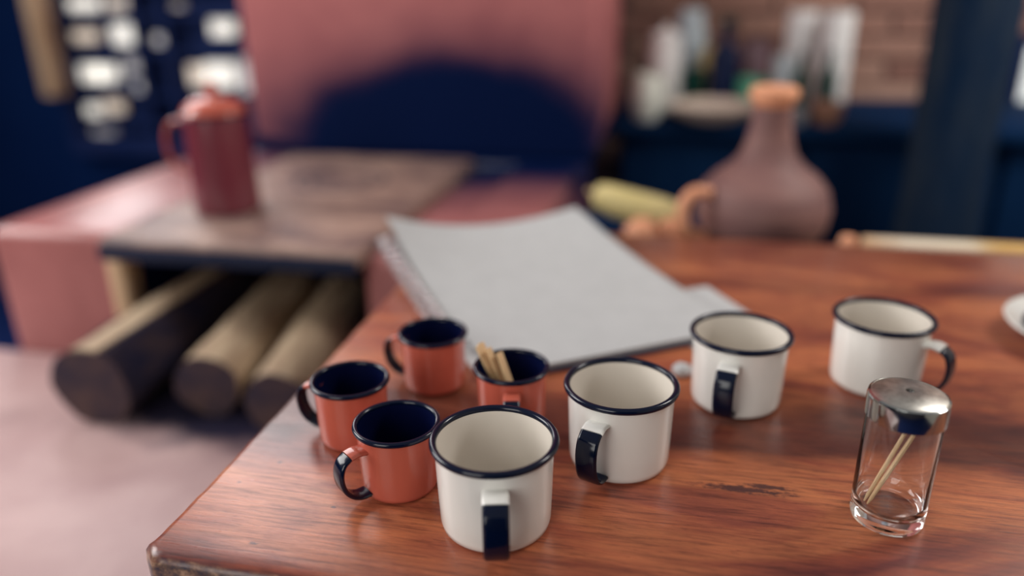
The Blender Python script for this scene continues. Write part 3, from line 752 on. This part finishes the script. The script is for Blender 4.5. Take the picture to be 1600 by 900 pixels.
# white jug in front left and white jar behind it
t = pottery('white_pitcher', 'plump white pitcher at the left end of the counter', 'pitcher', -0.095, 2.09, [(0, 0.001), (0.028, 0), (0.034, 0.01), (0.041, 0.045), (0.043, 0.075), (0.037, 0.10), (0.035, 0.118), (0.032, 0.118), (0.033, 0.09), (0, 0.08)], M_cer, extra='pitcher_body')
newobj('handle', strap(bmesh.new(), [(0.036, 0.10), (0.055, 0.10), (0.065, 0.08), (0.058, 0.05), (0.040, 0.035)], 0.010, 0.006), M_cer, t)
pottery('white_canister', 'tall white canister standing behind the plump white pitcher', 'canister', -0.062, 2.28, [(0, 0.001), (0.042, 0), (0.046, 0.006), (0.046, 0.165), (0.040, 0.185), (0.044, 0.19), (0.040, 0.205), (0.012, 0.215), (0.008, 0.225), (0, 0.228)], M_paperroll, extra='canister_body')
pottery('blue_grey_jar', 'blue-grey jar at the back, next to the white canister', 'jar', 0.005, 2.44, [(0, 0.001), (0.04, 0), (0.044, 0.01), (0.044, 0.20), (0.034, 0.225), (0.036, 0.25), (0.03, 0.262), (0, 0.264)], M_paleblue, extra='jar_body')
pottery('green_cup', 'small green cup between the white canister and the yellow jar', 'cup', 0.020, 2.29, [(0, 0.001), (0.024, 0), (0.028, 0.006), (0.034, 0.11), (0.031, 0.11), (0.026, 0.02), (0, 0.02)], M_dgreen, extra='cup_body')
t = pottery('yellow_jar', 'yellow-labelled jar beside the tall dark bottle', 'jar', 0.066, 2.38, [(0, 0.001), (0.028, 0), (0.031, 0.005), (0.031, 0.13), (0.024, 0.145), (0.026, 0.16), (0, 0.165)], M_yellow, extra='jar_body')
bottle('dark_bottle', 'tall near-black wine bottle left of the teal pot', 0.098, 2.265, 0.040, 0.245, M_dblue, M_dgreen)
pottery('teal_pot', 'squat teal-green pot right of the tall dark bottle', 'pot', 0.176, 2.240, [(0, 0.001), (0.030, 0), (0.038, 0.008), (0.043, 0.05), (0.040, 0.085), (0.043, 0.09), (0.039, 0.092), (0.036, 0.06), (0, 0.05)], M_green, extra='pot_body')
pottery('brown_canister', 'dull brown canister at the back, behind the teal pot', 'canister', 0.185, 2.44, [(0, 0.001), (0.045, 0), (0.048, 0.006), (0.048, 0.15), (0.043, 0.16), (0.045, 0.175), (0, 0.18)], M_purple, extra='canister_body')
t = pottery('white_serving_bowl', 'wide shallow off-white bowl at the front of the counter', 'bowl', 0.072, 2.095, [(0, 0.001), (0.05, 0), (0.07, 0.006), (0.105, 0.026), (0.118, 0.044), (0.115, 0.045), (0.100, 0.030), (0.068, 0.012), (0, 0.009)], mat('offwhite_glaze', (0.62, 0.52, 0.44), 0.4), 48, extra='bowl_body')
pottery('pale_blue_can', 'slim pale blue can just behind the mouth of the clay jug', 'can', 0.243, 2.20, [(0, 0.001), (0.022, 0), (0.0245, 0.004), (0.0245, 0.150), (0.021, 0.157), (0, 0.157)], M_paleblue, extra='can_body')
bottle('slim_bottle', 'slim dark green bottle next to the pale blue can', 0.288, 2.18, 0.020, 0.165, M_dgreen, M_dblue)
bottle('slim_bottle', 'slim dark green bottle in front of the gap between the paper rolls', 0.354, 2.18, 0.022, 0.170, M_dgreen, M_dblue)
t = pottery('paper_roll', 'tall white paper roll on the counter, left of the pair', 'paper roll', 0.308, 2.42, [(0.012, 0.0), (0.040, 0), (0.041, 0.003), (0.041, 0.252), (0.040, 0.255), (0.012, 0.255), (0.012, 0.0)], M_paperroll, 40, 'paper rolls', 'roll')
t = pottery('paper_roll', 'tall white paper roll on the counter, right of the pair', 'paper roll', 0.392, 2.36, [(0.012, 0.0), (0.041, 0), (0.042, 0.003), (0.042, 0.252), (0.041, 0.255), (0.012, 0.255), (0.012, 0.0)], M_paperroll, 40, 'paper rolls', 'roll')
pottery('clay_bowl', 'small brown clay bowl at the right of the counter items', 'bowl', 0.345, 2.085, [(0, 0.001), (0.025, 0), (0.036, 0.02), (0.041, 0.05), (0.038, 0.055), (0.03, 0.02), (0, 0.012)], mat('brown_clay', (0.30, 0.15, 0.10), 0.6), extra='bowl_body')
pottery('grey_cup', 'small grey cup between the clay jug mouth and the brown clay bowl', 'cup', 0.275, 2.075, [(0, 0.001), (0.02, 0), (0.024, 0.01), (0.028, 0.04), (0.025, 0.04), (0.02, 0.01), (0, 0.01)], mat('grey_glaze', (0.22, 0.22, 0.24), 0.5), extra='cup_body')

# ------------------------------------------------------------------ dark post at the right and a bright pane behind it
b = bmesh.new(); prev = []
lathe(b, [(0.098, 0.0), (0.092, 0.3), (0.086, 0.6), (0.085, 0.8), (0.086, 1.0), (0.083, 1.3), (0.085, 1.8), (0.08, 2.7)], 32, True, True, 0.012)
o = newobj('wooden_post', b, M_trunk); o.location = (0.585, 1.90, 0.001)
tag(o, 'thick dark rough wooden post standing right of the counter items', 'post')
w2 = bpy.data.objects.new('window_2', None); C.objects.link(w2); struct(w2, 'small bright window at the right frame edge')
w2.location = (1.005, BW - 0.02, 0.73)
newobj('pane', box(bmesh.new(), -0.06, 0.3, -0.012, -0.004, -0.01, 0.17), M_pane_dim if False else emit('daylit_pane_right', (0.9, 1.0, 0.96), 0.5), w2)
b = bmesh.new()
for x0, x1, z0, z1 in [(-0.085, -0.06, -0.035, 0.195), (0.30, 0.325, -0.035, 0.195), (-0.06, 0.30, -0.035, -0.01), (-0.06, 0.30, 0.17, 0.195)]:
    box(b, x0, x1, -0.02, 0.0, z0, z1)
newobj('window_frame', b, M_lattice, w2, smooth=False)
